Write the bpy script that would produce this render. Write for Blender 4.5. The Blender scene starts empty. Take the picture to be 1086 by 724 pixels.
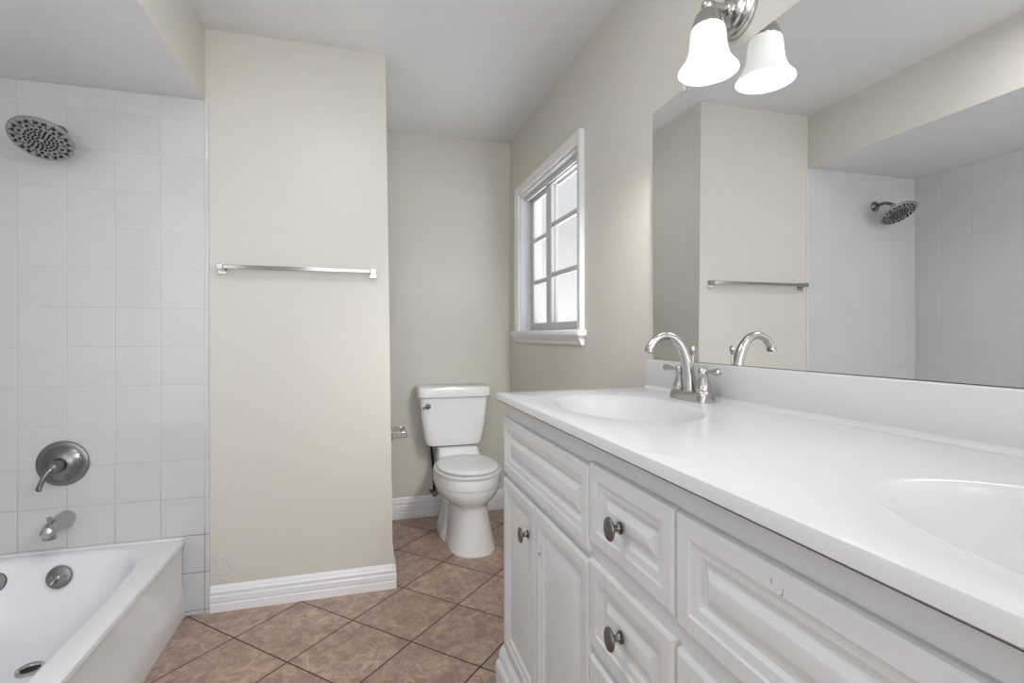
import bpy, bmesh, math, random
from mathutils import Vector, Matrix
random.seed(7)
C = bpy.context.scene.collection
PI = math.pi
R = math.radians

# ------------------------------------------------------------------ camera, world, lights, exposure
sc = bpy.context.scene
cam_d = bpy.data.cameras.new('camera')
cam = bpy.data.objects.new('camera', cam_d); C.objects.link(cam)
YAW, PITCH, ROLL = R(16.185), 0.0, R(-0.098)
fw = Vector((math.sin(YAW)*math.cos(PITCH), math.cos(YAW)*math.cos(PITCH), math.sin(PITCH)))
rt0 = Vector((math.cos(YAW), -math.sin(YAW), 0)); up0 = rt0.cross(fw)
rt = rt0*math.cos(ROLL) + up0*math.sin(ROLL)
up = -rt0*math.sin(ROLL) + up0*math.cos(ROLL)
cam.matrix_world = Matrix(((rt.x, up.x, -fw.x, 0), (rt.y, up.y, -fw.y, 0), (rt.z, up.z, -fw.z, 1.12), (0, 0, 0, 1)))
cam_d.sensor_width = 36; cam_d.lens = 544.77/1086*36; cam_d.shift_y = -6.4/1086; cam_d.clip_start = 0.01
sc.camera = cam

w = bpy.data.worlds.new('world'); sc.world = w; w.use_nodes = True
wt = w.node_tree; bg = wt.nodes['Background']
wtc = wt.nodes.new('ShaderNodeTexCoord'); wsp = wt.nodes.new('ShaderNodeSeparateXYZ'); wr = wt.nodes.new('ShaderNodeValToRGB')
wma = wt.nodes.new('ShaderNodeMath'); wma.operation = 'MULTIPLY_ADD'; wma.inputs[1].default_value = 0.5; wma.inputs[2].default_value = 0.5
wt.links.new(wtc.outputs['Generated'], wsp.inputs[0]); wt.links.new(wsp.outputs['Z'], wma.inputs[0]); wt.links.new(wma.outputs[0], wr.inputs[0])
e = wr.color_ramp.elements                       # bright sunlit yard below the horizon, hazy overcast sky above
e[0].position = 0.46; e[0].color = (1, 1, 1, 1)
e[1].position = 0.50; e[1].color = (.30, .30, .305, 1)
x = e.new(0.60); x.color = (.205, .205, .206, 1)
x = e.new(0.80); x.color = (.25, .26, .28, 1)
wt.links.new(wr.outputs['Color'], bg.inputs['Color']); bg.inputs['Strength'].default_value = 4.2

def area(name, loc, target, sx, sy, power, col=(1, 1, 1)):
    l = bpy.data.lights.new(name, 'AREA'); l.shape = 'RECTANGLE'; l.size = sx; l.size_y = sy
    l.energy = power; l.color = col
    o = bpy.data.objects.new(name, l); C.objects.link(o); o.location = loc
    d = Vector(target) - Vector(loc); o.rotation_euler = d.to_track_quat('-Z', 'Y').to_euler()
    return o
LC = (0.965, 1.0, 1.055)
area('room_fill', (0.12, -2.50, 1.25), (0.0, 3.0, 1.30), 1.6, 2.2, 26.0, LC)  # added frontal fill behind the camera, not a lamp of the room
area('overhead_fill', (-0.15, 1.00, 2.33), (-0.15, 1.001, 0.0), 0.4, 0.4, 8.5, LC)  # unseen overhead fill added to brighten floor and walls, no fixture
area('side_fill', (-1.25, 0.20, 1.30), (1.0, 1.60, 1.45), 1.0, 1.6, 6.0, LC)  # added fill from the tub side for the vanity wall
area('bounce_fill', (-0.25, -1.20, 0.95), (-0.25, -1.0, 2.4), 1.0, 0.9, 27.0, LC)  # added upward fill, brightens the ceiling from behind the camera
vl = area('vanity_fill', (0.78, 0.10, 1.80), (-1.0, 1.9, 0.9), 0.18, 0.18, 4.2, LC); vl.data.spread = R(110)  # added unseen fill from the vanity side for tub apron and side wall
BULB = 60.0
SHADE_E = 0.40
SCONCE_FILL_W = 2.0
sc.view_settings.view_transform = 'Standard'; sc.view_settings.look = 'None'
sc.view_settings.gamma = 1.0; sc.view_settings.use_curve_mapping = False
sc.view_settings.exposure = 0.0

# ------------------------------------------------------------------ helpers
def root_origin(p):
    v = Vector((0, 0, 0))
    while p is not None:
        v += Vector(p.location); p = p.parent
    return v

def obj(name, bm, m, parent=None, loc=None, smooth=35):
    """link a bmesh (world coordinates, or local ones when loc is given) as ONE mesh object"""
    bmesh.ops.recalc_face_normals(bm, faces=bm.faces[:])
    if loc is None:
        off = root_origin(parent)
        if off.length > 0: bmesh.ops.translate(bm, verts=bm.verts[:], vec=-off)
    for f in bm.faces: f.smooth = True
    lim = R(smooth)
    for e in bm.edges:
        e.smooth = len(e.link_faces) == 2 and e.calc_face_angle(0) < lim
    me = bpy.data.meshes.new(name); bm.to_mesh(me); bm.free()
    o = bpy.data.objects.new(name, me); C.objects.link(o)
    ms = m if isinstance(m, (list, tuple)) else [m]
    for x in ms: me.materials.append(x)
    o.parent = parent
    if loc is not None: o.location = Vector(loc) - root_origin(parent)
    return o

def thing(name, label, cat, loc):
    o = bpy.data.objects.new(name, None); C.objects.link(o); o.location = loc
    o.empty_display_size = 0.05; o['label'] = label; o['category'] = cat
    return o

def struct(name, bm, m, parent=None, smooth=35):
    o = obj(name, bm, m, parent, smooth=smooth)
    if parent is None: o['kind'] = 'structure'
    return o

def B(): return bmesh.new()

def box(bm, x0, x1, y0, y1, z0, z1, bev=0.0, seg=2):
    t = bmesh.new()
    bmesh.ops.create_cube(t, size=1)
    for v in t.verts:
        v.co = Vector(((x0+x1)/2 + v.co.x*(x1-x0), (y0+y1)/2 + v.co.y*(y1-y0), (z0+z1)/2 + v.co.z*(z1-z0)))
    if bev > 0: bmesh.ops.bevel(t, geom=t.edges[:], offset=bev, segments=seg, profile=0.5, affect='EDGES')
    merge(bm, t); return bm

def merge(bm, t):
    mp = {}
    for v in t.verts: mp[v] = bm.verts.new(v.co)
    for f in t.faces:
        try:
            nf = bm.faces.new([mp[v] for v in f.verts]); nf.material_index = f.material_index
        except ValueError: pass
    t.free()

def loft(bm, loops, cap0=True, cap1=True, closed=True):
    rows = [[bm.verts.new(p) for p in lp] for lp in loops]
    n = len(rows[0])
    for a, b in zip(rows[:-1], rows[1:]):
        for i in range(n if closed else n-1):
            j = (i+1) % n
            bm.faces.new((a[i], a[j], b[j], b[i]))
    if cap0: bm.faces.new(rows[0][::-1])
    if cap1: bm.faces.new(rows[-1])
    return rows

def frame_of(d):
    d = d.normalized()
    a = Vector((0, 0, 1)) if abs(d.z) < 0.9 else Vector((1, 0, 0))
    u = d.cross(a).normalized(); return u, d.cross(u).normalized()

def tube(bm, pts, radii, seg=16, cap=True, flat=None):
    pts = [Vector(p) for p in pts]
    if not isinstance(radii, (list, tuple)): radii = [radii]*len(pts)
    u, v = frame_of(pts[1]-pts[0]); loops = []
    for i, p in enumerate(pts):
        d = (pts[min(i+1, len(pts)-1)] - pts[max(i-1, 0)]).normalized()
        u = (u - d*u.dot(d)).normalized(); v = d.cross(u)
        r = radii[i]
        ru, rv = (r, r) if not isinstance(r, tuple) else r
        loops.append([p + u*(ru*math.cos(2*PI*k/seg)) + v*(rv*math.sin(2*PI*k/seg)) for k in range(seg)])
    loft(bm, loops, cap, cap)
    return bm

def lathe(bm, prof, org, axis=(0, 0, 1), seg=32, cap0=True, cap1=True):
    """prof: list of (radius, height along axis)"""
    ax = Vector(axis).normalized(); u, v = frame_of(ax); org = Vector(org)
    loops = [[org + ax*h + u*(max(r, 1e-4)*math.cos(2*PI*k/seg)) + v*(max(r, 1e-4)*math.sin(2*PI*k/seg)) for k in range(seg)] for r, h in prof]
    loft(bm, loops, cap0, cap1)
    return bm

def smooth_path(pts, n=8):
    pts = [Vector(p) for p in pts]; out = []
    P = [pts[0]*2-pts[1]] + pts + [pts[-1]*2-pts[-2]]
    for i in range(1, len(P)-2):
        p0, p1, p2, p3 = P[i-1:i+3]
        for k in range(n):
            t = k/n
            out.append(0.5*((2*p1) + (p2-p0)*t + (2*p0-5*p1+4*p2-p3)*t*t + (3*p1-p0-3*p2+p3)*t**3))
    out.append(pts[-1]); return out

def sell(cx, cy, a, b, n, z, N=96):
    out = []
    for k in range(N):
        t = 2*PI*k/N; c, s = math.cos(t), math.sin(t)
        out.append(Vector((cx + a*math.copysign(abs(c)**(2/n), c), cy + b*math.copysign(abs(s)**(2/n), s), z)))
    return out

def prism_profile(bm, prof, p0, p1, out):
    """sweep a profile (list of (offset along out, z)) straight from p0 to p1"""
    out = Vector(out); loops = []
    for p in (Vector(p0), Vector(p1)):
        loops.append([p + out*o + Vector((0, 0, z)) for o, z in prof])
    loft(bm, loops)

# ------------------------------------------------------------------ materials
def mat(name, col, rough=0.5, metal=0.0, spec=0.5, bump=None, coat=0.0):
    m = bpy.data.materials.new(name); m.use_nodes = True
    nt = m.node_tree; p = nt.nodes['Principled BSDF']
    p.inputs['Base Color'].default_value = (*col, 1); p.inputs['Roughness'].default_value = rough
    p.inputs['Metallic'].default_value = metal; p.inputs['Specular IOR Level'].default_value = spec
    p.inputs['Coat Weight'].default_value = coat
    if bump:
        sc_, st, det = bump
        tc = nt.nodes.new('ShaderNodeTexCoord'); ns = nt.nodes.new('ShaderNodeTexNoise'); b = nt.nodes.new('ShaderNodeBump')
        ns.inputs['Scale'].default_value = sc_; ns.inputs['Detail'].default_value = det
        b.inputs['Strength'].default_value = st; b.inputs['Distance'].default_value = 0.01
        nt.links.new(tc.outputs['Object'], ns.inputs['Vector']); nt.links.new(ns.outputs['Fac'], b.inputs['Height'])
        nt.links.new(b.outputs['Normal'], p.inputs['Normal'])
    return m

def nodes(m): return m.node_tree, m.node_tree.nodes['Principled BSDF']

def mth(nt, op, a, b=None):
    n = nt.nodes.new('ShaderNodeMath'); n.operation = op
    for i, x in enumerate((a, b)):
        if x is None: continue
        if isinstance(x, (int, float)): n.inputs[i].default_value = x
        else: nt.links.new(x, n.inputs[i])
    return n.outputs[0]

def line_dist(nt, coord, origin, period):
    t = mth(nt, 'DIVIDE', mth(nt, 'SUBTRACT', coord, origin), period)
    f = mth(nt, 'FRACT', mth(nt, 'ADD', t, 100.5))
    return mth(nt, 'MULTIPLY', mth(nt, 'ABSOLUTE', mth(nt, 'SUBTRACT', f, 0.5)), period), mth(nt, 'FLOOR', mth(nt, 'ADD', t, 100.0))

def remap(nt, v, a, b, c=0.0, d=1.0):
    n = nt.nodes.new('ShaderNodeMapRange'); n.interpolation_type = 'SMOOTHSTEP'
    nt.links.new(v, n.inputs['Value'])
    for k, x in zip(('From Min', 'From Max', 'To Min', 'To Max'), (a, b, c, d)): n.inputs[k].default_value = x
    return n.outputs['Result']

def mix(nt, f, a, b):
    n = nt.nodes.new('ShaderNodeMix'); n.data_type = 'RGBA'
    if isinstance(f, (int, float)): n.inputs['Factor'].default_value = f
    else: nt.links.new(f, n.inputs['Factor'])
    for s, x in (('A', a), ('B', b)):
        i = [q for q in n.inputs if q.name == s and q.type == 'RGBA'][0]
        if isinstance(x, tuple): i.default_value = (*x, 1)
        else: nt.links.new(x, i)
    return [q for q in n.outputs if q.type == 'RGBA'][0]

def tile_mat(name, axis, origin, pz, oz, p=0.1525):
    m = mat(name, (0.70, 0.705, 0.715), 0.12); nt, P = nodes(m)
    tc = nt.nodes.new('ShaderNodeTexCoord'); sp = nt.nodes.new('ShaderNodeSeparateXYZ')
    nt.links.new(tc.outputs['Object'], sp.inputs[0])
    d1, i1 = line_dist(nt, sp.outputs[axis], origin, p); d2, i2 = line_dist(nt, sp.outputs['Z'], oz, pz)
    d = mth(nt, 'MINIMUM', d1, d2)
    tilef = remap(nt, d, 0.0004, 0.0016)
    cb = nt.nodes.new('ShaderNodeCombineXYZ'); nt.links.new(i1, cb.inputs[0]); nt.links.new(i2, cb.inputs[1])
    wn = nt.nodes.new('ShaderNodeTexWhiteNoise'); nt.links.new(cb.outputs[0], wn.inputs['Vector'])
    tone = mix(nt, wn.outputs['Value'], (0.585, 0.585, 0.588), (0.605, 0.605, 0.608))
    ns = nt.nodes.new('ShaderNodeTexNoise'); ns.inputs['Scale'].default_value = 3.0
    nt.links.new(tc.outputs['Object'], ns.inputs['Vector'])
    low = remap(nt, sp.outputs['Z'], 0.85, 0.1)          # older, dirtier grout low down
    gr = mix(nt, low, (0.50, 0.50, 0.50), (0.22, 0.215, 0.205))
    gr = mix(nt, remap(nt, ns.outputs['Fac'], 0.42, 0.66), gr, (0.58, 0.58, 0.58))
    if axis == 'X':                                       # cracked, blackened joints beside the tub
        wear = mth(nt, 'MULTIPLY', remap(nt, sp.outputs['X'], -.70, -.69), remap(nt, sp.outputs['Z'], .36, .34))
        gr = mix(nt, mth(nt, 'MULTIPLY', wear, remap(nt, ns.outputs['Fac'], .35, .5)), gr, (0.04, 0.038, 0.035))
    nt.links.new(mix(nt, tilef, gr, tone), P.inputs['Base Color'])
    nt.links.new(remap(nt, d, 0.0004, 0.0016, 0.7, 0.12), P.inputs['Roughness'])
    b = nt.nodes.new('ShaderNodeBump'); b.inputs['Strength'].default_value = 0.35; b.inputs['Distance'].default_value = 0.002
    nt.links.new(remap(nt, d, 0.0002, 0.004), b.inputs['Height'])
    nt.links.new(b.outputs['Normal'], P.inputs['Normal'])
    return m

def floor_mat():
    m = mat('floor_tile', (0.2, 0.13, 0.1), 0.35); nt, P = nodes(m)
    tc = nt.nodes.new('ShaderNodeTexCoord'); sp = nt.nodes.new('ShaderNodeSeparateXYZ')
    nt.links.new(tc.outputs['Object'], sp.inputs[0])
    k = 1/math.sqrt(2); pr = 0.21*math.sqrt(2)
    u = mth(nt, 'MULTIPLY', mth(nt, 'ADD', sp.outputs['X'], sp.outputs['Y']), k)
    v = mth(nt, 'MULTIPLY', mth(nt, 'SUBTRACT', sp.outputs['X'], sp.outputs['Y']), k)
    cx, cy = -0.041, 2.119
    d1, i1 = line_dist(nt, u, (cx+cy)*k, pr); d2, i2 = line_dist(nt, v, (cx-cy)*k, pr)
    d = mth(nt, 'MINIMUM', d1, d2)
    cb = nt.nodes.new('ShaderNodeCombineXYZ'); nt.links.new(i1, cb.inputs[0]); nt.links.new(i2, cb.inputs[1])
    wn = nt.nodes.new('ShaderNodeTexWhiteNoise'); nt.links.new(cb.outputs[0], wn.inputs['Vector'])
    ad = nt.nodes.new('ShaderNodeVectorMath'); ad.operation = 'MULTIPLY_ADD'
    nt.links.new(wn.outputs['Color'], ad.inputs[0]); ad.inputs[1].default_value = (7, 7, 7)
    nt.links.new(tc.outputs['Object'], ad.inputs[2])
    def noise(s, det, rgh=0.6, dist=0.0):
        n = nt.nodes.new('ShaderNodeTexNoise'); n.inputs['Scale'].default_value = s; n.inputs['Detail'].default_value = det
        n.inputs['Roughness'].default_value = rgh; n.inputs['Distortion'].default_value = dist
        nt.links.new(ad.outputs[0], n.inputs['Vector']); return n.outputs['Fac']
    n1 = noise(7, 6, 0.65, 0.4); n2 = noise(26, 8, 0.75, 0.8); n3 = noise(12, 5, 0.6, 2.2)
    c = mix(nt, remap(nt, n1, 0.30, 0.70), (0.385, 0.265, 0.198), (0.629, 0.469, 0.367))
    c = mix(nt, remap(nt, n2, 0.38, 0.62), mix(nt, 0.72, c, (0.239, 0.165, 0.131)), c)
    c = mix(nt, remap(nt, n3, 0.58, 0.72, 0, 0.55), c, (0.756, 0.588, 0.476))
    c = mix(nt, mth(nt, 'MULTIPLY', wn.outputs['Value'], 0.22), c, (0.405, 0.265, 0.189))
    g = remap(nt, d, 0.0016, 0.0034)
    nt.links.new(mix(nt, g, (0.045, 0.026, 0.018), c), P.inputs['Base Color'])
    nt.links.new(remap(nt, d, 0.0016, 0.0034, 0.8, 0.36), P.inputs['Roughness'])
    b = nt.nodes.new('ShaderNodeBump'); b.inputs['Strength'].default_value = 0.5; b.inputs['Distance'].default_value = 0.003
    h = mth(nt, 'ADD', g, mth(nt, 'MULTIPLY', n2, 0.25)); nt.links.new(h, b.inputs['Height'])
    nt.links.new(b.outputs['Normal'], P.inputs['Normal'])
    return m

M = {}
M['wall'] = mat('wall_paint', (0.655, 0.621, 0.560), 0.34, spec=0.4, bump=(55, 0.05, 3))
M['ceil'] = mat('ceiling_paint', (0.76, 0.765, 0.775), 0.42, spec=0.4, bump=(18, 0.12, 3))
M['trim'] = mat('white_trim_paint', (0.83, 0.83, 0.84), 0.28)
M['sash'] = mat('white_window_paint', (0.62, 0.62, 0.625), 0.4)
M['cab'] = mat('white_cabinet_paint', (0.655, 0.66, 0.668), 0.33, bump=(40, 0.05, 3))
M['counter'] = mat('cultured_marble', (0.655, 0.655, 0.656), 0.22, spec=0.25, bump=(9, 0.02, 2))
M['porc'] = mat('white_porcelain', (0.84, 0.845, 0.855), 0.09, coat=0.3)
M['tub'] = mat('white_tub_enamel', (0.81, 0.815, 0.825), 0.14)
M['seat'] = mat('white_seat_plastic', (0.78, 0.785, 0.79), 0.16)
M['nickel'] = mat('brushed_nickel', (0.50, 0.49, 0.475), 0.22, metal=1.0)
M['chrome'] = mat('chrome', (0.40, 0.395, 0.385), 0.12, metal=1.0)
M['dnick'] = mat('dark_brushed_nickel', (0.23, 0.225, 0.22), 0.27, metal=1.0)
M['face'] = mat('grey_spray_face', (0.42, 0.42, 0.42), 0.35, metal=0.6)
M['pewter'] = mat('pewter_knob_metal', (0.20, 0.195, 0.19), 0.33, metal=1.0)
M['rubber'] = mat('black_rubber', (0.012, 0.012, 0.012), 0.5)
M['dark'] = mat('dark_gap', (0.015, 0.014, 0.013), 0.8)
M['mirror'] = mat('mirror_silver', (0.88, 0.885, 0.885), 0.006, metal=1.0)
M['edge'] = mat('mirror_backing', (0.06, 0.06, 0.06), 0.5)
M['clip'] = mat('clear_plastic', (0.80, 0.80, 0.82), 0.2)
M['tile_end'] = tile_mat('white_wall_tile', 'X', -0.6155, 0.1515, 0.0165, 0.154)
M['tile_left'] = tile_mat('white_wall_tile_side', 'Y', 2.340, 0.1515, 0.0165, 0.154)
M['tile_edge'] = tile_mat('white_bullnose_tile', 'X', -0.6155, 0.1515, 0.0165, 0.154)
M['floor'] = floor_mat()
def shade_mat():
    m = bpy.data.materials.new('frosted_glass_shade'); m.use_nodes = True; nt = m.node_tree
    P = nt.nodes['Principled BSDF']; P.inputs['Base Color'].default_value = (0.80, 0.795, 0.78, 1); P.inputs['Roughness'].default_value = 0.25
    P.inputs['Emission Color'].default_value = (1.0, 0.985, 0.96, 1); P.inputs['Emission Strength'].default_value = SHADE_E
    return m
M['shade'] = shade_mat()
def bulb_mat():
    m = bpy.data.materials.new('lit_bulb'); m.use_nodes = True; nt = m.node_tree
    P = nt.nodes['Principled BSDF']; P.inputs['Emission Color'].default_value = (1.0, 0.95, 0.88, 1); P.inputs['Emission Strength'].default_value = BULB
    return m
M['bulb'] = bulb_mat()
def glass_mat():
    m = bpy.data.materials.new('window_glass'); m.use_nodes = True; nt = m.node_tree
    nt.nodes.remove(nt.nodes['Principled BSDF'])
    t = nt.nodes.new('ShaderNodeBsdfTransparent'); g = nt.nodes.new('ShaderNodeBsdfGlossy'); g.inputs['Roughness'].default_value = 0.05
    x = nt.nodes.new('ShaderNodeMixShader'); x.inputs[0].default_value = 0.06
    t.inputs['Color'].default_value = (0.95, 0.96, 0.965, 1)
    nt.links.new(t.outputs[0], x.inputs[1]); nt.links.new(g.outputs[0], x.inputs[2])
    nt.links.new(x.outputs[0], nt.nodes['Material Output'].inputs['Surface'])
    return m
M['glass'] = glass_mat()

# ------------------------------------------------------------------ room shell (metres; camera stands at x=0, y=0)
XR = 0.921      # vanity wall
YW = 2.348      # partition face / tub end wall
YB = 3.216      # toilet wall
XS = 0.122      # partition right side
XL = -0.614     # soffit face, tile edge
XA = -1.428     # tub side wall
ZC = 2.367; ZS = 2.074; YF = -2.6

struct('floor', box(B(), XA-.1, XR+.1, YF-.1, YB+.1, -.08, 0), M['floor'])
struct('ceiling', box(B(), XA-.1, XR+.1, YF-.1, YB+.1, ZC, ZC+.08), M['ceil'])
struct('wall_back', box(B(), XS-.05, XR+.1, YB, YB+.1, 0, ZC), M['wall'])
bm = box(B(), XA-.1, .128, YW, YB+.1, 0, ZC)          # its free corner is slightly out of plumb
for v in bm.verts:
    if v.co.x > 0 and v.co.z > 1: v.co.x = .098
M['wallp'] = M['wall'].copy(); M['wallp'].name = 'patched_wall_paint'
nt, P = nodes(M['wallp'])
tc = nt.nodes.new('ShaderNodeTexCoord'); sub = nt.nodes.new('ShaderNodeVectorMath'); sub.operation = 'DISTANCE'
mp = nt.nodes.new('ShaderNodeMapping'); mp.inputs['Scale'].default_value = (1, 0, .7)
nt.links.new(tc.outputs['Object'], mp.inputs['Vector']); nt.links.new(mp.outputs[0], sub.inputs[0]); sub.inputs[1].default_value = (-.565, 0, .7*.17)
msk = remap(nt, sub.outputs['Value'], .075, .03)
ns = nt.nodes.new('ShaderNodeTexNoise'); ns.inputs['Scale'].default_value = 38; ns.inputs['Detail'].default_value = 3; ns.inputs['Distortion'].default_value = 1.5
nt.links.new(tc.outputs['Object'], ns.inputs['Vector'])
b2 = nt.nodes.new('ShaderNodeBump'); b2.inputs['Strength'].default_value = .6; b2.inputs['Distance'].default_value = .012
nt.links.new(mth(nt, 'MULTIPLY', msk, ns.outputs['Fac']), b2.inputs['Height'])
old = P.inputs['Normal'].links[0].from_socket; nt.links.new(old, b2.inputs['Normal']); nt.links.new(b2.outputs['Normal'], P.inputs['Normal'])
struct('wall_partition', bm, M['wallp'])
struct('wall_left', box(B(), XA-.1, XA-.008, YF-.1, YW, 0, ZC), M['wall'])
struct('wall_front', box(B(), XA-.008, XR, YF-.1, YF, 0, ZC), M['wall'])
# soffit over the tub: painted face, ceiling-white underside
bm = B(); box(bm, XA-.008, XL, .79, YW, ZS, ZC)
for f in bm.faces:
    f.normal_update()
    f.material_index = 1 if abs(f.normal.z) > .5 else 0
struct('wall_soffit', bm, [M['wall'], M['ceil']])
# right wall with a window opening
WY0, WY1, WZ0, WZ1 = 2.096, 2.988, 1.134, 1.966
bm = B()
box(bm, XR, XR+.14, YF-.1, WY0, 0, ZC); box(bm, XR, XR+.14, WY1, YB+.1, 0, ZC)
box(bm, XR, XR+.14, WY0, WY1, 0, WZ0); box(bm, XR, XR+.14, WY0, WY1, WZ1, ZC)
struct('wall_right', bm, M['wall'])
# tiled surround, 8 mm proud of the wall
TY = YW-.008
struct('wall_tile_end', box(B(), XA, XL-.002, TY, YW, 0, ZS-.001), M['tile_end'])
struct('wall_tile_left', box(B(), XA-.008, XA, .79, YW-.008, 0, ZS-.001), M['tile_left'])
# bullnose edge column
bm = B()
prof = [(XL-.002, YW), (XL-.002, TY)] + [(XL+.004 + .012*math.sin(a), YW-.008*math.cos(a)) for a in [k*PI/2/8 for k in range(9)]]
loft(bm, [[Vector((x, y, z)) for x, y in prof] for z in (0, ZS-.012)])
struct('trim_1', bm, M['tile_edge'], smooth=50)

# baseboards: stepped, coved profile
def bb_prof(h, t=.016):
    return [(0, 0), (t, 0), (t, h*.30), (t-.002, h*.33), (t-.002, h*.36), (t-.0005, h*.39), (t, h*.60), (t-.003, h*.63), (t-.003, h*.70), (t-.001, h*.73), (t-.001, h*.78),
            (t-.006, h*.84), (t-.007, h*.90), (t-.010, h*.96), (t-.013, h), (0, h)]
bm = B(); prism_profile(bm, bb_prof(.104), (XL+.017, YW, 0), (.128+.012, YW, 0), (0, -1, 0)); struct('baseboard_front', bm, M['trim'], smooth=20)
bm = B(); prism_profile(bm, bb_prof(.106), (.126, YW-.012, 0), (.126, YB, 0), (1, 0, 0)); struct('baseboard_side', bm, M['trim'], smooth=20)
bm = B(); prism_profile(bm, bb_prof(.128), (XS, YB, 0), (XR, YB, 0), (0, -1, 0)); struct('baseboard_back', bm, M['trim'], smooth=20)
bm = B(); prism_profile(bm, bb_prof(.128), (XR, 1.53, 0), (XR, YB, 0), (-1, 0, 0)); struct('baseboard_right', bm, M['trim'], smooth=20)

# ------------------------------------------------------------------ window
win = bpy.data.objects.new('window_1', None); C.objects.link(win); win.location = (XR, 2.54, WZ0); win['kind'] = 'structure'
def casing_piece(bm, a, b, inner, width):
    """moulded casing strip between a and b (points on the inner edge), width running along 'inner'"""
    prof = [(0, 0), (0, .012), (.006, .016), (width-.014, .018), (width-.010, .022), (width, .022), (width, 0)]
    loops = []
    for p, ext in ((Vector(a[0]), a[1]), (Vector(b[0]), b[1])):
        loops.append([p + Vector(inner)*w_ + Vector(ext)*w_ + Vector((-1, 0, 0))*d for w_, d in prof])
    loft(bm, loops)
cw = .048
bm = B()
casing_piece(bm, ((XR, WY1, WZ0-.005), (0, 0, 0)), ((XR, WY1, WZ1), (0, 0, 1)), (0, 1, 0), cw)
casing_piece(bm, ((XR, WY0, WZ0-.005), (0, 0, 0)), ((XR, WY0, WZ1), (0, 0, 1)), (0, -1, 0), cw)
casing_piece(bm, ((XR, WY0, WZ1), (0, -1, 0)), ((XR, WY1, WZ1), (0, 1, 0)), (0, 0, 1), cw)
obj('window_casing', bm, M['trim'], win, smooth=20)
# jamb liner with tracks
bm = B()
J = .010
box(bm, XR-.002, XR+.13, WY1-J, WY1, WZ0, WZ1); box(bm, XR-.002, XR+.13, WY0, WY0+J, WZ0, WZ1)
box(bm, XR-.0015, XR+.13, WY0+J-.001, WY1-J+.001, WZ1-J, WZ1); box(bm, XR-.0015, XR+.13, WY0+J-.001, WY1-J+.001, WZ0, WZ0+J)
for x0, x1, h in ((XR+.030, XR+.040, .026), (XR+.0605, XR+.0625, .018), (XR+.084, XR+.094, .03)):
    box(bm, x0, x1, WY0+J-.002, WY1-J+.002, WZ1-J-h, WZ1-J+.001)
    if x0 > XR+.05: box(bm, x0, x1, WY0+J-.002, WY1-J+.002, WZ0+J-.001, WZ0+J+.010)
obj('window_frame', bm, M['sash'], win)
def sash(x0, x1, y0, y1, z0, z1, stile, top, bot, mz, mw=.026):
    bm = B()
    box(bm, x0, x1, y0, y0+stile[0], z0, z1, .002); box(bm, x0, x1, y1-stile[1], y1, z0, z1, .002)
    box(bm, x0+.0006, x1-.0006, y0+stile[0]-.003, y1-stile[1]+.003, z0, z0+bot, .001); box(bm, x0+.0006, x1-.0006, y0+stile[0]-.003, y1-stile[1]+.003, z1-top, z1, .001)
    s = obj('window_sash', bm, M['sash'], win)
    ya, yb_ = y0+stile[0], y1-stile[1]
    for z in mz: obj('muntin', box(B(), x0+.002, x1-.002, ya-.001, yb_+.001, z-mw/2, z+mw/2, .003), M['sash'], s)
    zs = [z0+bot] + [q for z in mz for q in (z-mw/2, z+mw/2)] + [z1-top]
    xm = (x0+x1)/2+.004
    for k in range(0, len(zs), 2):
        obj('pane', box(B(), xm-.0015, xm+.0015, ya+.0005, yb_-.0005, zs[k]+.0005, zs[k+1]-.0005), M['glass'], s)
sash(XR+.041, XR+.060, WY0+.011, 2.642, WZ0+.0105, WZ1-.011, (.118, .076), .030, .044, (1.441, 1.706))
sash(XR+.063, XR+.082, 2.566, WY1-.011, WZ0+.0105, WZ1-.012, (.076, .056), .040, .048, (1.433, 1.684))
# stool and apron
bm = B()
box(bm, XR-.040, XR+.0405, WY0-cw-.020, 3.085, WZ0-.018, WZ0+.0115, .007, 3)
obj('window_sill', bm, M['trim'], win)
bm = B()
prism_profile(bm, [(0, 0), (.010, 0), (.016, .006), (.018, .016), (.024, .024), (.030, .034), (.030, .040), (0, .040)], (XR, WY0-cw+.004, WZ0-.058), (XR, WY1+cw+.02, WZ0-.058), (-1, 0, 0))
obj('window_apron', bm, M['trim'], win, smooth=25)

# ------------------------------------------------------------------ bathtub
tub = thing('bathtub', 'white alcove bathtub with a plain apron, below the shower head', 'bathtub', (-1.06, 1.55, 0))
TX0, TX1, TY0, TY1, TZ = XA, -.686, .80, TY, .309
N = 128
def rect_loop(x0, x1, y0, y1, z, cx, cy, angs):
    out = []
    for a in angs:
        c, s = math.cos(a), math.sin(a); t = 1e9
        if c > 1e-9: t = min(t, (x1-cx)/c)
        if c < -1e-9: t = min(t, (x0-cx)/c)
        if s > 1e-9: t = min(t, (y1-cy)/s)
        if s < -1e-9: t = min(t, (y0-cy)/s)
        out.append(Vector((cx+c*t, cy+s*t, z)))
    return out
def angles_with_corners(cx, cy, x0, x1, y0, y1, n):
    A = [2*PI*k/n for k in range(n)]
    for x in (x0, x1):
        for y in (y0, y1):
            a = math.atan2(y-cy, x-cx) % (2*PI)
            i = min(range(n), key=lambda k: abs((A[k]-a+PI) % (2*PI)-PI)); A[i] = a
    return A
def se_at(cx, cy, a, b, n, z, angs):
    out = []
    for t in angs:
        c, s = math.cos(t), math.sin(t)
        r = (abs(c/a)**n + abs(s/b)**n)**(-1/n)
        out.append(Vector((cx+c*r, cy+s*r, z)))
    return out
bx, by = -1.078, 1.580
AN = angles_with_corners(bx, by, TX0, TX1, TY0, TY1, N)
def tr(ins, z):  # outer loop, only the apron side and corners move in
    return rect_loop(TX0, TX1-ins, TY0, TY1, z, bx, by, AN)
bm = B()
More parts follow.
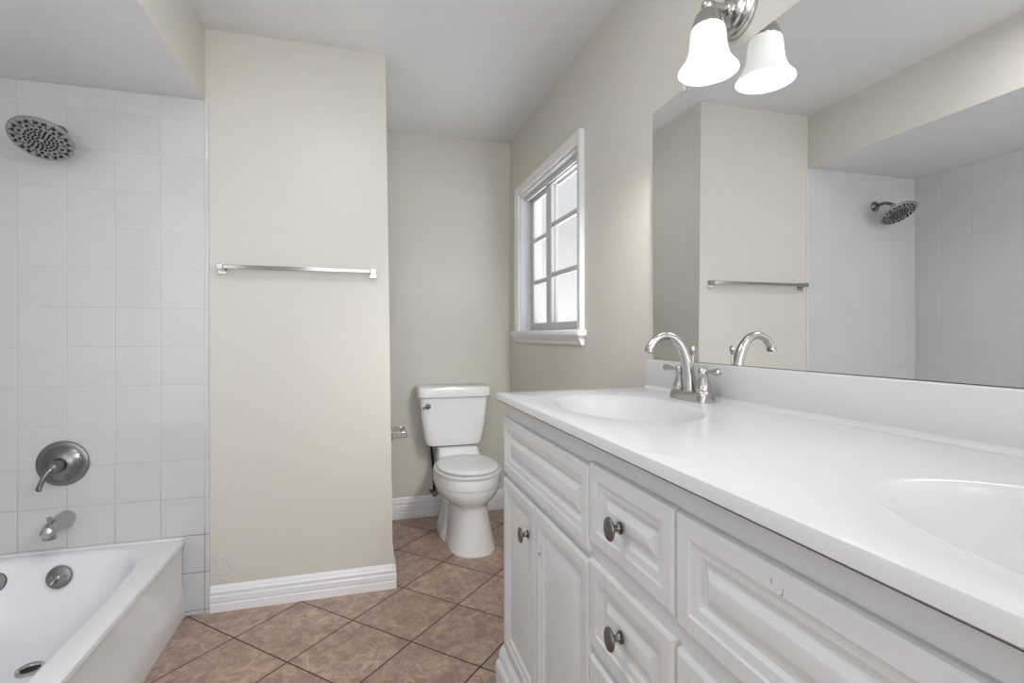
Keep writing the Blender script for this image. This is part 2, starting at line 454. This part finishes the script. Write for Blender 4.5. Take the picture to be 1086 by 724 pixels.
loops = [tr(.0, 0.0), tr(.0, .104), tr(.006, .116), tr(.006, .278), tr(.0, .287), tr(.0, .293), tr(.002, .302), tr(.008, .3075), tr(.016, .309)]
for (a, b, n, z, cy) in [(.326, .728, 5, .309, by), (.318, .720, 5, .3065, by), (.310, .712, 5, .299, by), (.302, .704, 5, .278, by),
                         (.288, .680, 5, .195, by+.008), (.272, .640, 4.6, .108, by+.025), (.254, .600, 4.2, .068, by+.03), (.222, .55, 3.6, .048, by+.035), (.12, .3, 2.6, .042, by+.04), (.02, .04, 2, .041, by+.04)]:
    loops.append([Vector((p.x, p.y+cy-by, p.z)) for p in se_at(bx, by, a, b, n, z, AN)])
loft(bm, loops, cap0=False)
obj('tub_body', bm, M['tub'], tub, smooth=30)
# caulk bead against the tile
bm = B(); tube(bm, [(TX0, TY-.001, TZ), (TX1-.004, TY-.001, TZ)], .004, 8); obj('caulk_bead', bm, M['trim'], tub)
# overflow plate on the end wall of the basin
def end_y(z): return 2.293-(.31-z)*.30
nrm = Vector((0, -1, .28)).normalized()
oc = Vector((-1.070, end_y(.238), .238))
bm = B(); lathe(bm, [(.039, -.004), (.040, .004), (.038, .007), (.030, .0085), (.012, .010), (0, .010)], oc, nrm, 36)
ov = obj('overflow_plate', bm, M['dnick'], tub); ov['label'] = 'dark round overflow plate with trip lever'
bm = B(); lathe(bm, [(.007, .008), (.007, .013), (.004, .015), (0, .015)], oc, nrm, 16)
tube(bm, [oc+nrm*.012, oc+nrm*.026+Vector((-.006, 0, -.010)), oc+nrm*.030+Vector((-.012, 0, -.022))], [.003, .0032, .0042], 10)
obj('trip_lever', bm, M['nickel'], ov)
for dx in (-.021, .021):
    bm = B(); lathe(bm, [(.005, .008), (.005, .0105), (.003, .0118), (0, .0118)], oc+Vector((dx, 0, .002)), nrm, 12)
    obj('screw', bm, M['pewter'], ov)
oc2 = Vector((-1.262, end_y(.243), .243))
bm = B(); lathe(bm, [(.036, -.004), (.037, .004), (.034, .008), (.022, .010), (0, .010)], oc2, nrm, 36)
obj('round_fitting', bm, M['dnick'], tub)
dc = Vector((-1.030, 2.020, .050))
bm = B(); lathe(bm, [(.037, -.006), (.037, .003), (.032, .005), (.026, .002), (.024, -.004)], dc, (0, 0, 1), 32, True, True)
dr = obj('drain', bm, M['nickel'], tub)
bm = B(); lathe(bm, [(.0235, 0.0), (.0235, .0005), (0, .0008)], dc+Vector((0, 0, -.003)), (0, 0, 1), 24); obj('drain_opening', bm, M['dark'], dr)

# ------------------------------------------------------------------ shower fittings
sh = thing('rain_shower', 'large round rain shower head with black rubber nozzles on tiled wall', 'shower', (-1.102, TY, 1.884))
bm = B(); lathe(bm, [(.030, 0), (.031, .004), (.027, .009), (.016, .013), (.012, .016)], (-1.102, TY, 1.884), (0, -1, 0), 28)
obj('escutcheon', bm, M['dnick'], sh)
hn = Vector((0.02, -.52, -.85)).normalized()      # face direction
hc = Vector((-1.076, 2.178, 1.806))               # face centre
back = hc - hn*.048
bm = B(); tube(bm, smooth_path([(-1.102, TY-.004, 1.884), (-1.101, TY-.035, 1.889), (-1.089, TY-.075, 1.886), tuple(back - hn*.02), tuple(back)], 6), .0095, 14)
obj('shower_arm', bm, M['dnick'], sh)
bm = B(); lathe(bm, [(.014, -.066), (.016, -.060), (.016, -.048), (.020, -.042), (.022, -.034), (.040, -.022), (.075, -.014), (.090, -.008), (.0935, -.003), (.0925, .001), (.089, .002)], hc, hn, 56)
hd = obj('shower_head_body', bm, M['nickel'], sh)
bm = B(); lathe(bm, [(.0885, .0005), (.0875, .0028), (.070, .0032), (.03, .0036), (.0, .004)], hc, hn, 56)
fc = obj('spray_face', bm, M['face'], sh)
u_, v_ = frame_of(hn)
def noz(r, a, rad, h=.006):
    p = hc + u_*(r*math.cos(a)) + v_*(r*math.sin(a)) + hn*.002
    bm = B(); lathe(bm, [(rad, 0), (rad, h*.6), (rad*.6, h), (0, h)], p, hn, 10); obj('nozzle', bm, M['rubber'], fc)
for r, n, rad in ((.012, 7, .0036), (.0225, 12, .0038), (.0335, 16, .0040), (.0445, 22, .0040)):
    for k in range(n): noz(r, 2*PI*k/n + r*40, rad)
for k in range(10):
    a = 2*PI*k/10
    noz(.059, a, .0050); noz(.075, a+.12, .0054); noz(.075, a-.12, .0054)
for k in range(10):          # V-shaped ribs moulded into the face
    a = 2*PI*k/10 + PI/10
    bm = B()
    for s in (-1, 1):
        p0 = hc + (u_*math.cos(a+s*.03)+v_*math.sin(a+s*.03))*.056 + hn*.003
        p1 = hc + (u_*math.cos(a+s*.13)+v_*math.sin(a+s*.13))*.086 + hn*.0025
        tube(bm, [p0, p1], .0017, 6)
    obj('face_rib', bm, M['rubber'], fc)

sv = thing('shower_valve', 'round brushed nickel shower valve plate with a downward lever handle', 'shower valve', (-1.089, TY, .640))
bm = B(); lathe(bm, [(.083, 0), (.085, .004), (.083, .008), (.072, .012), (.066, .0115), (.063, .014), (.045, .024), (.034, .030), (.0, .032)], (-1.089, TY, .640), (0, -1, 0), 56)
obj('valve_plate', bm, M['dnick'], sv)
bm = B(); lathe(bm, [(.027, .018), (.026, .040), (.021, .062), (.013, .076), (.0, .080)], (-1.089, TY, .640), (0, -1, 0), 28)
hb = obj('handle_hub', bm, M['dnick'], sv)
bm = B(); tube(bm, smooth_path([(-1.089, TY-.062, .640), (-1.096, TY-.078, .630), (-1.108, TY-.088, .605), (-1.118, TY-.092, .578), (-1.122, TY-.093, .562)], 5),
               [.011]*6+[.010]*5+[(.010, .008)]*5+[(.0125, .0075)]*4+[(.008, .005)], 14)
obj('lever_handle', bm, M['dnick'], sv)

sp = thing('tub_spout', 'short nickel tub spout low on the tiled wall above the tub rim', 'tub spout', (-1.079, TY, .432))
bm = B()
secs = [(0, .030, 0), (.008, .031, 0), (.03, .030, 0), (.06, .027, .001), (.09, .0245, -.001), (.115, .023, -.005), (.132, .019, -.010), (.138, .010, -.014)]
loops = []
for d, r, dz in secs:
    loops.append([Vector((-1.079+r*math.cos(2*PI*k/28), TY-d, .432+dz+r*math.sin(2*PI*k/28)*(1.0 if math.sin(2*PI*k/28) > 0 else 1.15))) for k in range(28)])
loft(bm, loops); obj('spout_body', bm, M['nickel'], sp)
bm = B(); lathe(bm, [(.019, .012), (.020, -.026), (.017, -.028), (.015, -.020), (0, -.018)], (-1.079, TY-.112, .420), (0, 0, 1), 24); obj('spout_outlet', bm, M['chrome'], sp)
bm = B(); lathe(bm, [(.0055, 0), (.0055, .012), (.008, .015), (.008, .022), (.005, .025), (0, .025)], (-1.079, TY-.112, .448), (0, 0, 1), 16); obj('diverter_knob', bm, M['nickel'], sp)

# ------------------------------------------------------------------ towel bar on the partition
tb = thing('towel_bar', 'square chrome towel bar mounted on the beige partition wall', 'towel bar', (-.245, YW, 1.398))
for x in (-.550, .043):
    bm = B(); box(bm, x-.017, x+.017, YW-.008, YW, 1.393-.022, 1.393+.020, .002)
    box(bm, x-.012, x+.012, YW-.056, YW-.007, 1.387, 1.409, .002)
    obj('bar_post', bm, M['chrome'], tb, smooth=20)
bm = B(); box(bm, -.538, .031, YW-.053, YW-.038, 1.390, 1.406, .0015); obj('rail', bm, M['chrome'], tb, smooth=20)

# ------------------------------------------------------------------ paper holder on the partition side
tp = thing('toilet_paper_holder', 'empty square chrome toilet paper holder on the partition edge facing the toilet', 'toilet paper holder', (XS, 2.52, .645))
for y in (2.462, 2.608):
    bm = B(); box(bm, XS, XS+.008, y-.022, y+.022, .630, .676, .002); box(bm, XS+.007, XS+.078, y-.011, y+.011, .642, .670, .003)
    obj('holder_post', bm, M['chrome'], tp, smooth=20)
bm = B(); tube(bm, [(XS+.064, 2.472, .658), (XS+.064, 2.598, .658)], .008, 14); obj('spindle', bm, M['nickel'], tp)

# ------------------------------------------------------------------ toilet
TXC = .542; TKX = -.018; DY = .046
to = thing('toilet', 'white two-piece toilet with closed round lid, against the back wall', 'toilet', (TXC, 2.86, 0))
def tloop(z, yf, yb_, hw, n=2.6, nb=None, N=64, dx=0):
    """closed plan loop: front half (towards -y) with exponent n, back half squarer"""
    cy = (yf+yb_)/2 + DY; b = (yb_-yf)/2; out = []
    nb = nb or n
    for k in range(N):
        t = 2*PI*k/N; c, s = math.cos(t), math.sin(t)
        e = nb if s > 0 else n
        out.append(Vector((TXC+dx+hw*math.copysign(abs(c)**(2/e), c), cy+b*math.copysign(abs(s)**(2/e), s), z)))
    return out
bm = B()
L = [tloop(0, 2.486, 2.86, .124, 2.5, 4, dx=.011), tloop(.008, 2.484, 2.86, .126, 2.5, 4, dx=.011), tloop(.02, 2.489, 2.86, .124, 2.5, 4, dx=.011), tloop(.08, 2.502, 2.86, .112, 2.4, 4, dx=.010),
     tloop(.15, 2.514, 2.87, .101, 2.4, 4, dx=.008), tloop(.205, 2.518, 2.88, .095, 2.3, 4, dx=.007), tloop(.232, 2.517, 2.90, .094, 2.3, 3.5, dx=.006), tloop(.244, 2.512, 2.91, .100, 2.25, 3.2, dx=.004), tloop(.254, 2.503, 2.92, .115, 2.2, 3),
     tloop(.268, 2.494, 2.93, .136, 2.2, 2.6), tloop(.288, 2.484, 2.94, .156, 2.15, 2.5), tloop(.311, 2.478, 2.945, .169, 2.1, 2.5), tloop(.333, 2.477, 2.95, .174, 2.1, 2.5),
     tloop(.336, 2.473, 2.95, .177, 2.1, 2.5), tloop(.340, 2.472, 2.95, .178, 2.1, 2.5), tloop(.386, 2.472, 2.95, .179, 2.1, 2.5), tloop(.392, 2.475, 2.95, .176, 2.1, 2.5), tloop(.393, 2.50, 2.93, .15, 2.1, 2.5)]
loft(bm, L); bowl = obj('toilet_bowl', bm, M['porc'], to, smooth=28)
# rear trapway foot and tank shelf
bm = B()
L = [tloop(0, 2.70, 3.06, .132, 4, 4), tloop(.012, 2.70, 3.06, .132, 4, 4), tloop(.05, 2.71, 3.06, .120, 3.5, 4), tloop(.10, 2.73, 3.06, .104, 3.5, 4), tloop(.16, 2.76, 3.06, .100, 3, 4), tloop(.24, 2.80, 3.07, .105, 3, 4), tloop(.30, 2.85, 3.09, .112, 3, 4), tloop(.37, 2.88, 3.12, .118, 4, 5)]
loft(bm, L); obj('trapway', bm, M['porc'], to)
bm = B()
L = [tloop(.33, 2.84, 3.10, .125, 5, 5), tloop(.39, 2.835, 3.12, .130, 5, 5), tloop(.412, 2.862, 3.125, .128, 5, 5), tloop(.440, 2.915, 3.13, .122, 6, 6), tloop(.455, 2.935, 3.13, .120, 6, 6), tloop(.459, 2.945, 3.125, .115, 6, 6)]
loft(bm, L); obj('tank_shelf', bm, M['porc'], to)
for s in (-1, 1):
    bm = B(); lathe(bm, [(.014, 0), (.014, .008), (.010, .018), (0, .021)], (TXC+s*.118, 2.80+DY, .012), (0, 0, 1), 16); obj('bolt_cap', bm, M['seat'], to)
# tank
def kl(z, yf, yb_, hw, n): return tloop(z, yf, yb_, hw, n, n, 64, TKX)
bm = B()
L = [kl(.462, 3.00, 3.135, .140, 6), kl(.466, 2.990, 3.14, .158, 6), kl(.478, 2.984, 3.142, .168, 7), kl(.52, 2.980, 3.145, .176, 7), kl(.60, 2.974, 3.15, .189, 8), kl(.68, 2.970, 3.153, .199, 8), kl(.756, 2.967, 3.155, .205, 8)]
loft(bm, L); tank = obj('tank', bm, M['porc'], to)
bm = B()
L = [kl(.754, 2.957, 3.160, .211, 8), kl(.758, 2.952, 3.162, .216, 8), kl(.801, 2.950, 3.163, .219, 8), kl(.813, 2.954, 3.161, .216, 8), kl(.818, 2.964, 3.157, .207, 8)]
loft(bm, L); obj('tank_lid', bm, M['porc'], to)
bm = B(); fx, fz = TXC+TKX-.160, .706
lathe(bm, [(.015, 0), (.016, .006), (.013, .012), (.010, .016), (.010, .022), (0, .024)], (fx, 2.970+DY, fz), (0, -1, 0), 20)
tube(bm, smooth_path([(fx, 2.952+DY, fz), (fx-.020, 2.944+DY, fz-.002), (fx-.045, 2.940+DY, fz-.010), (fx-.062, 2.940+DY, fz-.012)], 4), [.006]*6+[.0055]*4+[.0065]*2+[.0045], 12)
lv = obj('flush_lever', bm, M['dnick'], to); lv['label'] = 'dark nickel flush lever'
# seat ring and lid
bm = B()
L = [tloop(.394, 2.474, 2.905, .170, 2.15, 2.8), tloop(.397, 2.468, 2.905, .176, 2.15, 2.8), tloop(.408, 2.467, 2.905, .177, 2.15, 2.8), tloop(.412, 2.472, 2.905, .172, 2.15, 2.8)]
loft(bm, L); st = obj('toilet_seat', bm, M['seat'], to)
bm = B()
L = [tloop(.4155, 2.488, 2.895, .158, 2.15, 2.6), tloop(.418, 2.483, 2.897, .163, 2.15, 2.6), tloop(.426, 2.483, 2.897, .163, 2.15, 2.6), tloop(.431, 2.490, 2.89, .157, 2.15, 2.6), tloop(.4345, 2.515, 2.87, .138, 2.15, 2.5), tloop(.436, 2.60, 2.80, .07, 2.1, 2.2)]
loft(bm, L); obj('seat_lid', bm, M['seat'], to)
bm = B(); tube(bm, [(TXC-.10, 2.905+DY, .420), (TXC+.10, 2.905+DY, .420)], .009, 12); obj('seat_hinge', bm, M['seat'], to)
# water supply stop valve and hose
sv2 = thing('water_supply_valve', 'small stop valve and dark hose at the baseboard behind the toilet', 'valve', (.415, YB, .12))
bm = B(); lathe(bm, [(.024, 0), (.024, .003), (.010, .006), (.008, .05), (.011, .05), (.011, .072), (0, .074)], (.418, YB, .160), (0, -1, 0), 20); obj('valve_body', bm, M['dnick'], sv2)
bm = B(); lathe(bm, [(.006, 0), (.006, .012), (.017, .014), (.017, .022), (.012, .026), (0, .026)], (.418, YB-.072, .160), (0, -1, 0), 16); obj('valve_knob', bm, M['dnick'], sv2)
bm = B(); tube(bm, smooth_path([(.418, YB-.055, .165), (.416, YB-.06, .24), (.410, YB-.065, .33), (.402, YB-.070, .41), (.398, YB-.072, .458)], 5), .0075, 10); obj('supply_hose', bm, M['rubber'], sv2)
# ------------------------------------------------------------------ vanity cabinet
XF = .411                      # plane of door and drawer faces
VY1, VY0 = 1.518, -.13
va = thing('vanity_cabinet', 'long white painted vanity cabinet with raised panel doors, left of its mirror', 'vanity cabinet', (.66, .70, 0))
va['label'] = 'long white vanity cabinet with raised-panel doors and drawers under the double-sink counter'
XC = XF+.0125
bm = B()
box(bm, XC, XC+.018, VY0, VY1, .0, .9208)                       # face frame
box(bm, XC+.018, XR-.001, VY1-.018, VY1, 0, .9236); box(bm, XC+.018, XR-.001, VY0, VY0+.018, 0, .9236)
box(bm, XR-.012, XR-.001, VY0, VY1, 0, .9236); box(bm, XC+.018, XR-.012, VY0, VY1, .10, .118)
obj('carcass', bm, M['cab'], va)
# moulded plinth round the foot
bm = B()
pr = [(0, 0), (.032, 0), (.032, .112), (.029, .120), (.021, .127), (.023, .138), (.018, .152), (.008, .164), (0, .166)]
prism_profile(bm, pr, (XC, VY0, 0), (XC, VY1+.016, 0), (-1, 0, 0))
prism_profile(bm, pr, (XC, VY1-.02, 0), (XR-.004, VY1-.02, 0), (0, 1, 0))
obj('base_moulding', bm, M['cab'], va, smooth=20)

def panel(name, y0, y1, z0, z1, raised=.030):
    t = .0124
    rings = [(0, t), (0, .006), (.002, .002), (.006, 0), (.028, 0), (.030, .0035), (.043, .0045), (.047, .011), (.054, .011), (.054+raised*.85, .004), (.054+raised, .0035)]
    loops = []
    for i, d in rings:
        loops.append([Vector((XF+d, y1-i, z0+i)), Vector((XF+d, y0+i, z0+i)), Vector((XF+d, y0+i, z1-i)), Vector((XF+d, y1-i, z1-i))])
    bm = B(); loft(bm, loops)
    return obj(name, bm, M['cab'], va, smooth=12)
knob_me = None
def knob(parent, y, z):
    global knob_me
    if knob_me is None:
        bm = B()
        lathe(bm, [(.0105, 0), (.0105, .0025), (.0075, .004), (.0055, .008), (.0055, .014), (.009, .018)], (0, 0, 0), (-1, 0, 0), 24)
        prof = [(.35, .016), (.80, .0175), (1.0, .020), (1.0, .022), (.93, .0238), (.86, .0236), (.80, .0242), (.5, .026), (.2, .0268), (.02, .027)]
        loops = [[Vector((-h, .0168*s*math.cos(2*PI*k/32), .0200*s*math.sin(2*PI*k/32))) for k in range(32)] for s, h in prof]
        loft(bm, loops)
        o = obj('knob', bm, M['pewter'], parent, loc=(XF, y, z)); knob_me = o.data
    else:
        o = bpy.data.objects.new('knob', knob_me); C.objects.link(o); o.parent = parent
        o.location = Vector((XF, y, z)) - root_origin(parent)
    o['label'] = 'dark pewter oval knob'
    return o
panel('false_front', .899, 1.514, .706, .873, .016)
d = panel('cabinet_door', 1.219, 1.514, .174, .690); knob(d, 1.270, .604)
d = panel('cabinet_door', .899, 1.215, .174, .690)
bm = B(); lathe(bm, [(.0032, 0), (.0032, .0006), (0, .0006)], (XF+.0002, 1.183, .588), (-1, 0, 0), 12); obj('screw_hole', bm, M['dark'], d)
for z0, z1, kz in ((.729, .881, .800), (.536, .699, .618), (.345, .517, .43), (.174, .330, .25)):
    d = panel('drawer_front', .619, .8965, z0, z1, .018); knob(d, .770, kz)
ff = panel('false_front', .010, .615, .722, .880, .016)
d = panel('cabinet_door', .311, .615, .174, .693); knob(d, .345, .58)
d = panel('cabinet_door', .010, .307, .174, .693); knob(d, .270, .58)
bm = B()
for y0, y1, z0, z1 in ((.4415, .4425, .859, .865), (.4260, .4270, .853, .861), (.4270, .430, .853, .8542)):
    box(bm, XF-.0002, XF+.001, y0, y1, z0, z1)
o = obj('paint_chip', bm, mat('chip_dark', (.25, .24, .23), .6), ff)

# ------------------------------------------------------------------ countertop with two moulded basins
ct = thing('vanity_countertop', 'white cultured marble countertop with two moulded oval sinks on the vanity', 'countertop', (.66, .70, .918))
CX0, CX1, CY1, CY0, CZ = .391, XR-.003, 1.522, -.15, .9461
YM = .69
bm = B()
def counter_half(cx, cy, ax, ay, y0, y1, outer_hi):
    n = 128
    AN = angles_with_corners(cx, cy, CX0, CX1, y0, y1, n)
    def rl(i, z):
        out = rect_loop(CX0, CX1, y0, y1, z, cx, cy, AN)
        for p in out:
            p.x = max(p.x, CX0+i)
            if outer_hi: p.y = min(p.y, y1-i)
            else: p.y = max(p.y, y0+i)
        return out
    def el(s, dz): return [Vector((p.x, p.y, CZ+dz)) for p in se_at(cx, cy, ax*s, ay*s, 2.0, 0, AN)]
    loops = [rl(.003, .9240), rl(0, .9262), rl(0, CZ-.0055), rl(.0015, CZ-.0016), rl(.005, CZ)]
    g = 1.0
    loops += [el(1.22, 0), el(1.17, -.0012), el(1.07, -.0018), el(1.02, -.003), el(.995, -.0042), el(.97, -.0085), el(.92, -.021), el(.84, -.048), el(.70, -.076), el(.5, -.098), el(.3, -.109), el(.12, -.114)]
    loft(bm, loops, cap0=False)
counter_half(.628, 1.165, .160, .248, YM, CY1, True)
counter_half(.628, .222, .160, .248, CY0, YM, False)
obj('counter_slab', bm, M['counter'], ct, smooth=30)
bm = B(); box(bm, CX0+.0035, XC+.004, CY0+.03, CY1-.008, .9222, .9241); obj('counter_shadow_strip', bm, mat('painted_shadow_grey', (.10, .098, .095), .8), ct)  # dark strip standing in for the contact shadow under the counter edge
for cy in (1.165, .222):
    bm = B(); lathe(bm, [(.024, -.002), (.024, .002), (.020, .003), (.017, .001), (.0165, .004), (0, .006)], (.628, cy, CZ-.1135), (0, 0, 1), 28); obj('drain', bm, M['chrome'], ct)
bm = B(); box(bm, XR-.020, XR-.002, CY0, 1.514, CZ+.0002, 1.0415, .004, 3)
# small cove where the splash meets the top
cv = [(0, 0), (.012, 0), (.006, .002), (.002, .006), (0, .012)]
prism_profile(bm, cv, (XR-.0195, CY0, CZ+.0002), (XR-.0195, 1.512, CZ+.0002), (-1, 0, 0))
bs = thing('backsplash', 'white backsplash strip standing on the countertop along the wall, below the mirror', 'backsplash', (XR-.01, .70, CZ))
obj('splash_strip', bm, M['counter'], bs)

# ------------------------------------------------------------------ faucet
FX, FY = .848, 1.192
fa = thing('bathroom_faucet', 'brushed nickel two-handle gooseneck faucet behind the far sink', 'faucet', (FX, FY, CZ))
bm = B()
def frl(z, hw, hl, n=4): return sell(FX, FY, hw, hl, n, z, 64)
loft(bm, [frl(CZ-.0005, .027, .075, 5), frl(CZ+.004, .027, .075, 5), frl(CZ+.016, .0245, .0745, 5), frl(CZ+.023, .022, .072, 5), frl(CZ+.026, .018, .068, 5)])
obj('faucet_base', bm, M['nickel'], fa)
pts = smooth_path([(FX-.004, FY, CZ+.020), (FX-.007, FY, CZ+.060), (FX-.016, FY, CZ+.104), (FX-.031, FY, CZ+.141), (FX-.052, FY, CZ+.165), (FX-.080, FY, CZ+.173), (FX-.106, FY, CZ+.164), (FX-.122, FY, CZ+.147), (FX-.127, FY, CZ+.136)], 6)
n = len(pts)
rad = [.0185-.0075*min(1, i/(n*.55)) for i in range(n)]
bm = B(); tube(bm, pts, rad, 20)
lathe(bm, [(.023, .0), (.021, .006), (.019, .010), (.018, .016)], (FX-.004, FY, CZ+.018), (0, 0, 1), 28)
s_ = obj('spout', bm, M['nickel'], fa)
bm = B(); lathe(bm, [(.0115, .004), (.0125, 0), (.0125, -.005), (.0105, -.007), (0, -.006)], (FX-.127, FY, CZ+.135), (.28, 0, 1), 20); obj('aerator', bm, M['chrome'], s_)
for s in (1, -1):
    hy = FY+s*.0505
    bm = B()
    lathe(bm, [(.0225, .018), (.0225, .024), (.0200, .028), (.0210, .034), (.0185, .046), (.0130, .058), (.0110, .064), (.0125, .068), (.0150, .074), (.0145, .082), (.010, .088), (0, .0905)], (FX, hy, CZ), (0, 0, 1), 28)
    h = obj('faucet_handle', bm, M['nickel'], fa)
    bm = B()
    d = Vector((-.10 if s > 0 else -.05, s, .06)).normalized()
    o0 = Vector((FX, hy, CZ+.078))
    tube(bm, [o0+d*.008, o0+d*.022, o0+d*.040, o0+d*.054, o0+d*.062, o0+d*.067, o0+d*.069], [.0058, .0050, .0062, .0088, .0092, .007, .003], 16)
    obj('handle_lever', bm, M['nickel'], h)
bm = B(); tube(bm, [(FX+.004, FY, CZ+.018), (FX+.004, FY, CZ+.122)], .0028, 10)
lathe(bm, [(.003, 0), (.0045, .003), (.0065, .010), (.0078, .018), (.006, .024), (0, .026)], (FX+.004, FY, CZ+.120), (0, 0, 1), 16)
box(bm, FX+.012, FX+.030, FY-.008, FY+.008, CZ+.006, CZ+.024, .003)
obj('lift_rod', bm, M['nickel'], fa)

# ------------------------------------------------------------------ mirror
mi = thing('wall_mirror', 'large frameless rectangular wall mirror above the vanity backsplash', 'mirror', (XR, .70, 1.043))
MY1, MZ0, MZ1 = 1.491, 1.043, 1.848
bm = B(); box(bm, XR-.0055, XR-.0045, -.12, MY1, MZ0, MZ1)
obj('mirror_glass', bm, M['mirror'], mi)
bm = B(); box(bm, XR-.0045, XR-.0005, -.121, MY1+.001, MZ0-.001, MZ1+.001); obj('mirror_backing', bm, M['edge'], mi)
for y in (1.313, .30):
    bm = B(); box(bm, XR-.011, XR-.0005, y-.010, y+.010, MZ1+.0015, MZ1+.020, .002); box(bm, XR-.011, XR-.0065, y-.008, y+.008, MZ1-.010, MZ1+.004, .0015)
    obj('mirror_clip', bm, M['clip'], mi)

# ------------------------------------------------------------------ wall sconce
SX, SY = .829, 1.095
so = thing('wall_sconce', 'nickel wall sconce with a white bell glass shade above the mirror', 'wall lamp', (XR, SY, 1.946))
bm = B(); lathe(bm, [(.068, 0), (.068, .006), (.064, .010), (.060, .011), (.058, .016), (.050, .020), (.046, .020), (.043, .026), (.032, .031), (.024, .032), (.020, .040), (.014, .044)], (XR, SY, 1.944), (-1, 0, 0), 56)
obj('back_plate', bm, M['nickel'], so)
bm = B(); tube(bm, [(XR-.030, SY, 1.944), (SX+.004, SY, 1.944)], [.0105, .0105], 16); lathe(bm, [(.011, 0), (.012, .004), (.0085, .009)], (XR-.042, SY, 1.944), (-1, 0, 0), 20)
obj('lamp_arm', bm, M['nickel'], so)
bm = B(); lathe(bm, [(.005, .015), (.010, .0125), (.0155, .006), (.0168, 0), (.0155, -.007), (.011, -.012), (.010, -.017)], (SX, SY, 1.943), (0, 0, 1), 24); obj('finial', bm, M['nickel'], so)
bm = B(); lathe(bm, [(.011, -.004), (.020, -.010), (.030, -.022), (.037, -.040), (.040, -.053), (.039, -.055), (.034, -.050)], (SX, SY, 1.939), (0, 0, 1), 36); obj('shade_holder', bm, M['nickel'], so)
bm = B()
out = [(.030, 1.903), (.037, 1.898), (.0415, 1.887), (.0435, 1.871), (.0445, 1.855), (.047, 1.836), (.052, 1.819), (.060, 1.804), (.068, 1.794), (.0715, 1.789), (.0725, 1.786), (.0715, 1.784)]
inn = [(r-.0035, z+.001) for r, z in out[::-1][1:]]
lathe(bm, [(r, z) for r, z in out] + inn, (SX, SY, -.007), (0, 0, 1), 56, False, False)
obj('glass_shade', bm, M['shade'], so, smooth=60)
bm = B(); lathe(bm, [(.010, 1.905), (.012, 1.893), (.016, 1.880), (.0225, 1.862), (.0235, 1.850), (.021, 1.838), (.013, 1.829), (0, 1.826)], (SX, SY, -.007), (0, 0, 1), 24)
obj('bulb', bm, M['bulb'], so)
# added fill under the shade mouth, aimed at the toilet end of the room
ld = bpy.data.lights.new('sconce_fill', 'AREA'); ld.shape = 'DISK'; ld.size = .09; ld.energy = SCONCE_FILL_W; ld.color = (1.0, .985, .96); ld.spread = R(66)
lo = bpy.data.objects.new('sconce_fill', ld); C.objects.link(lo); lo.parent = so
lo.location = Vector((SX, SY, 1.772)) - root_origin(so)
lo.rotation_euler = (Vector((.50, 3.12, .35)) - Vector((SX, SY, 1.772))).to_track_quat('-Z', 'Y').to_euler()
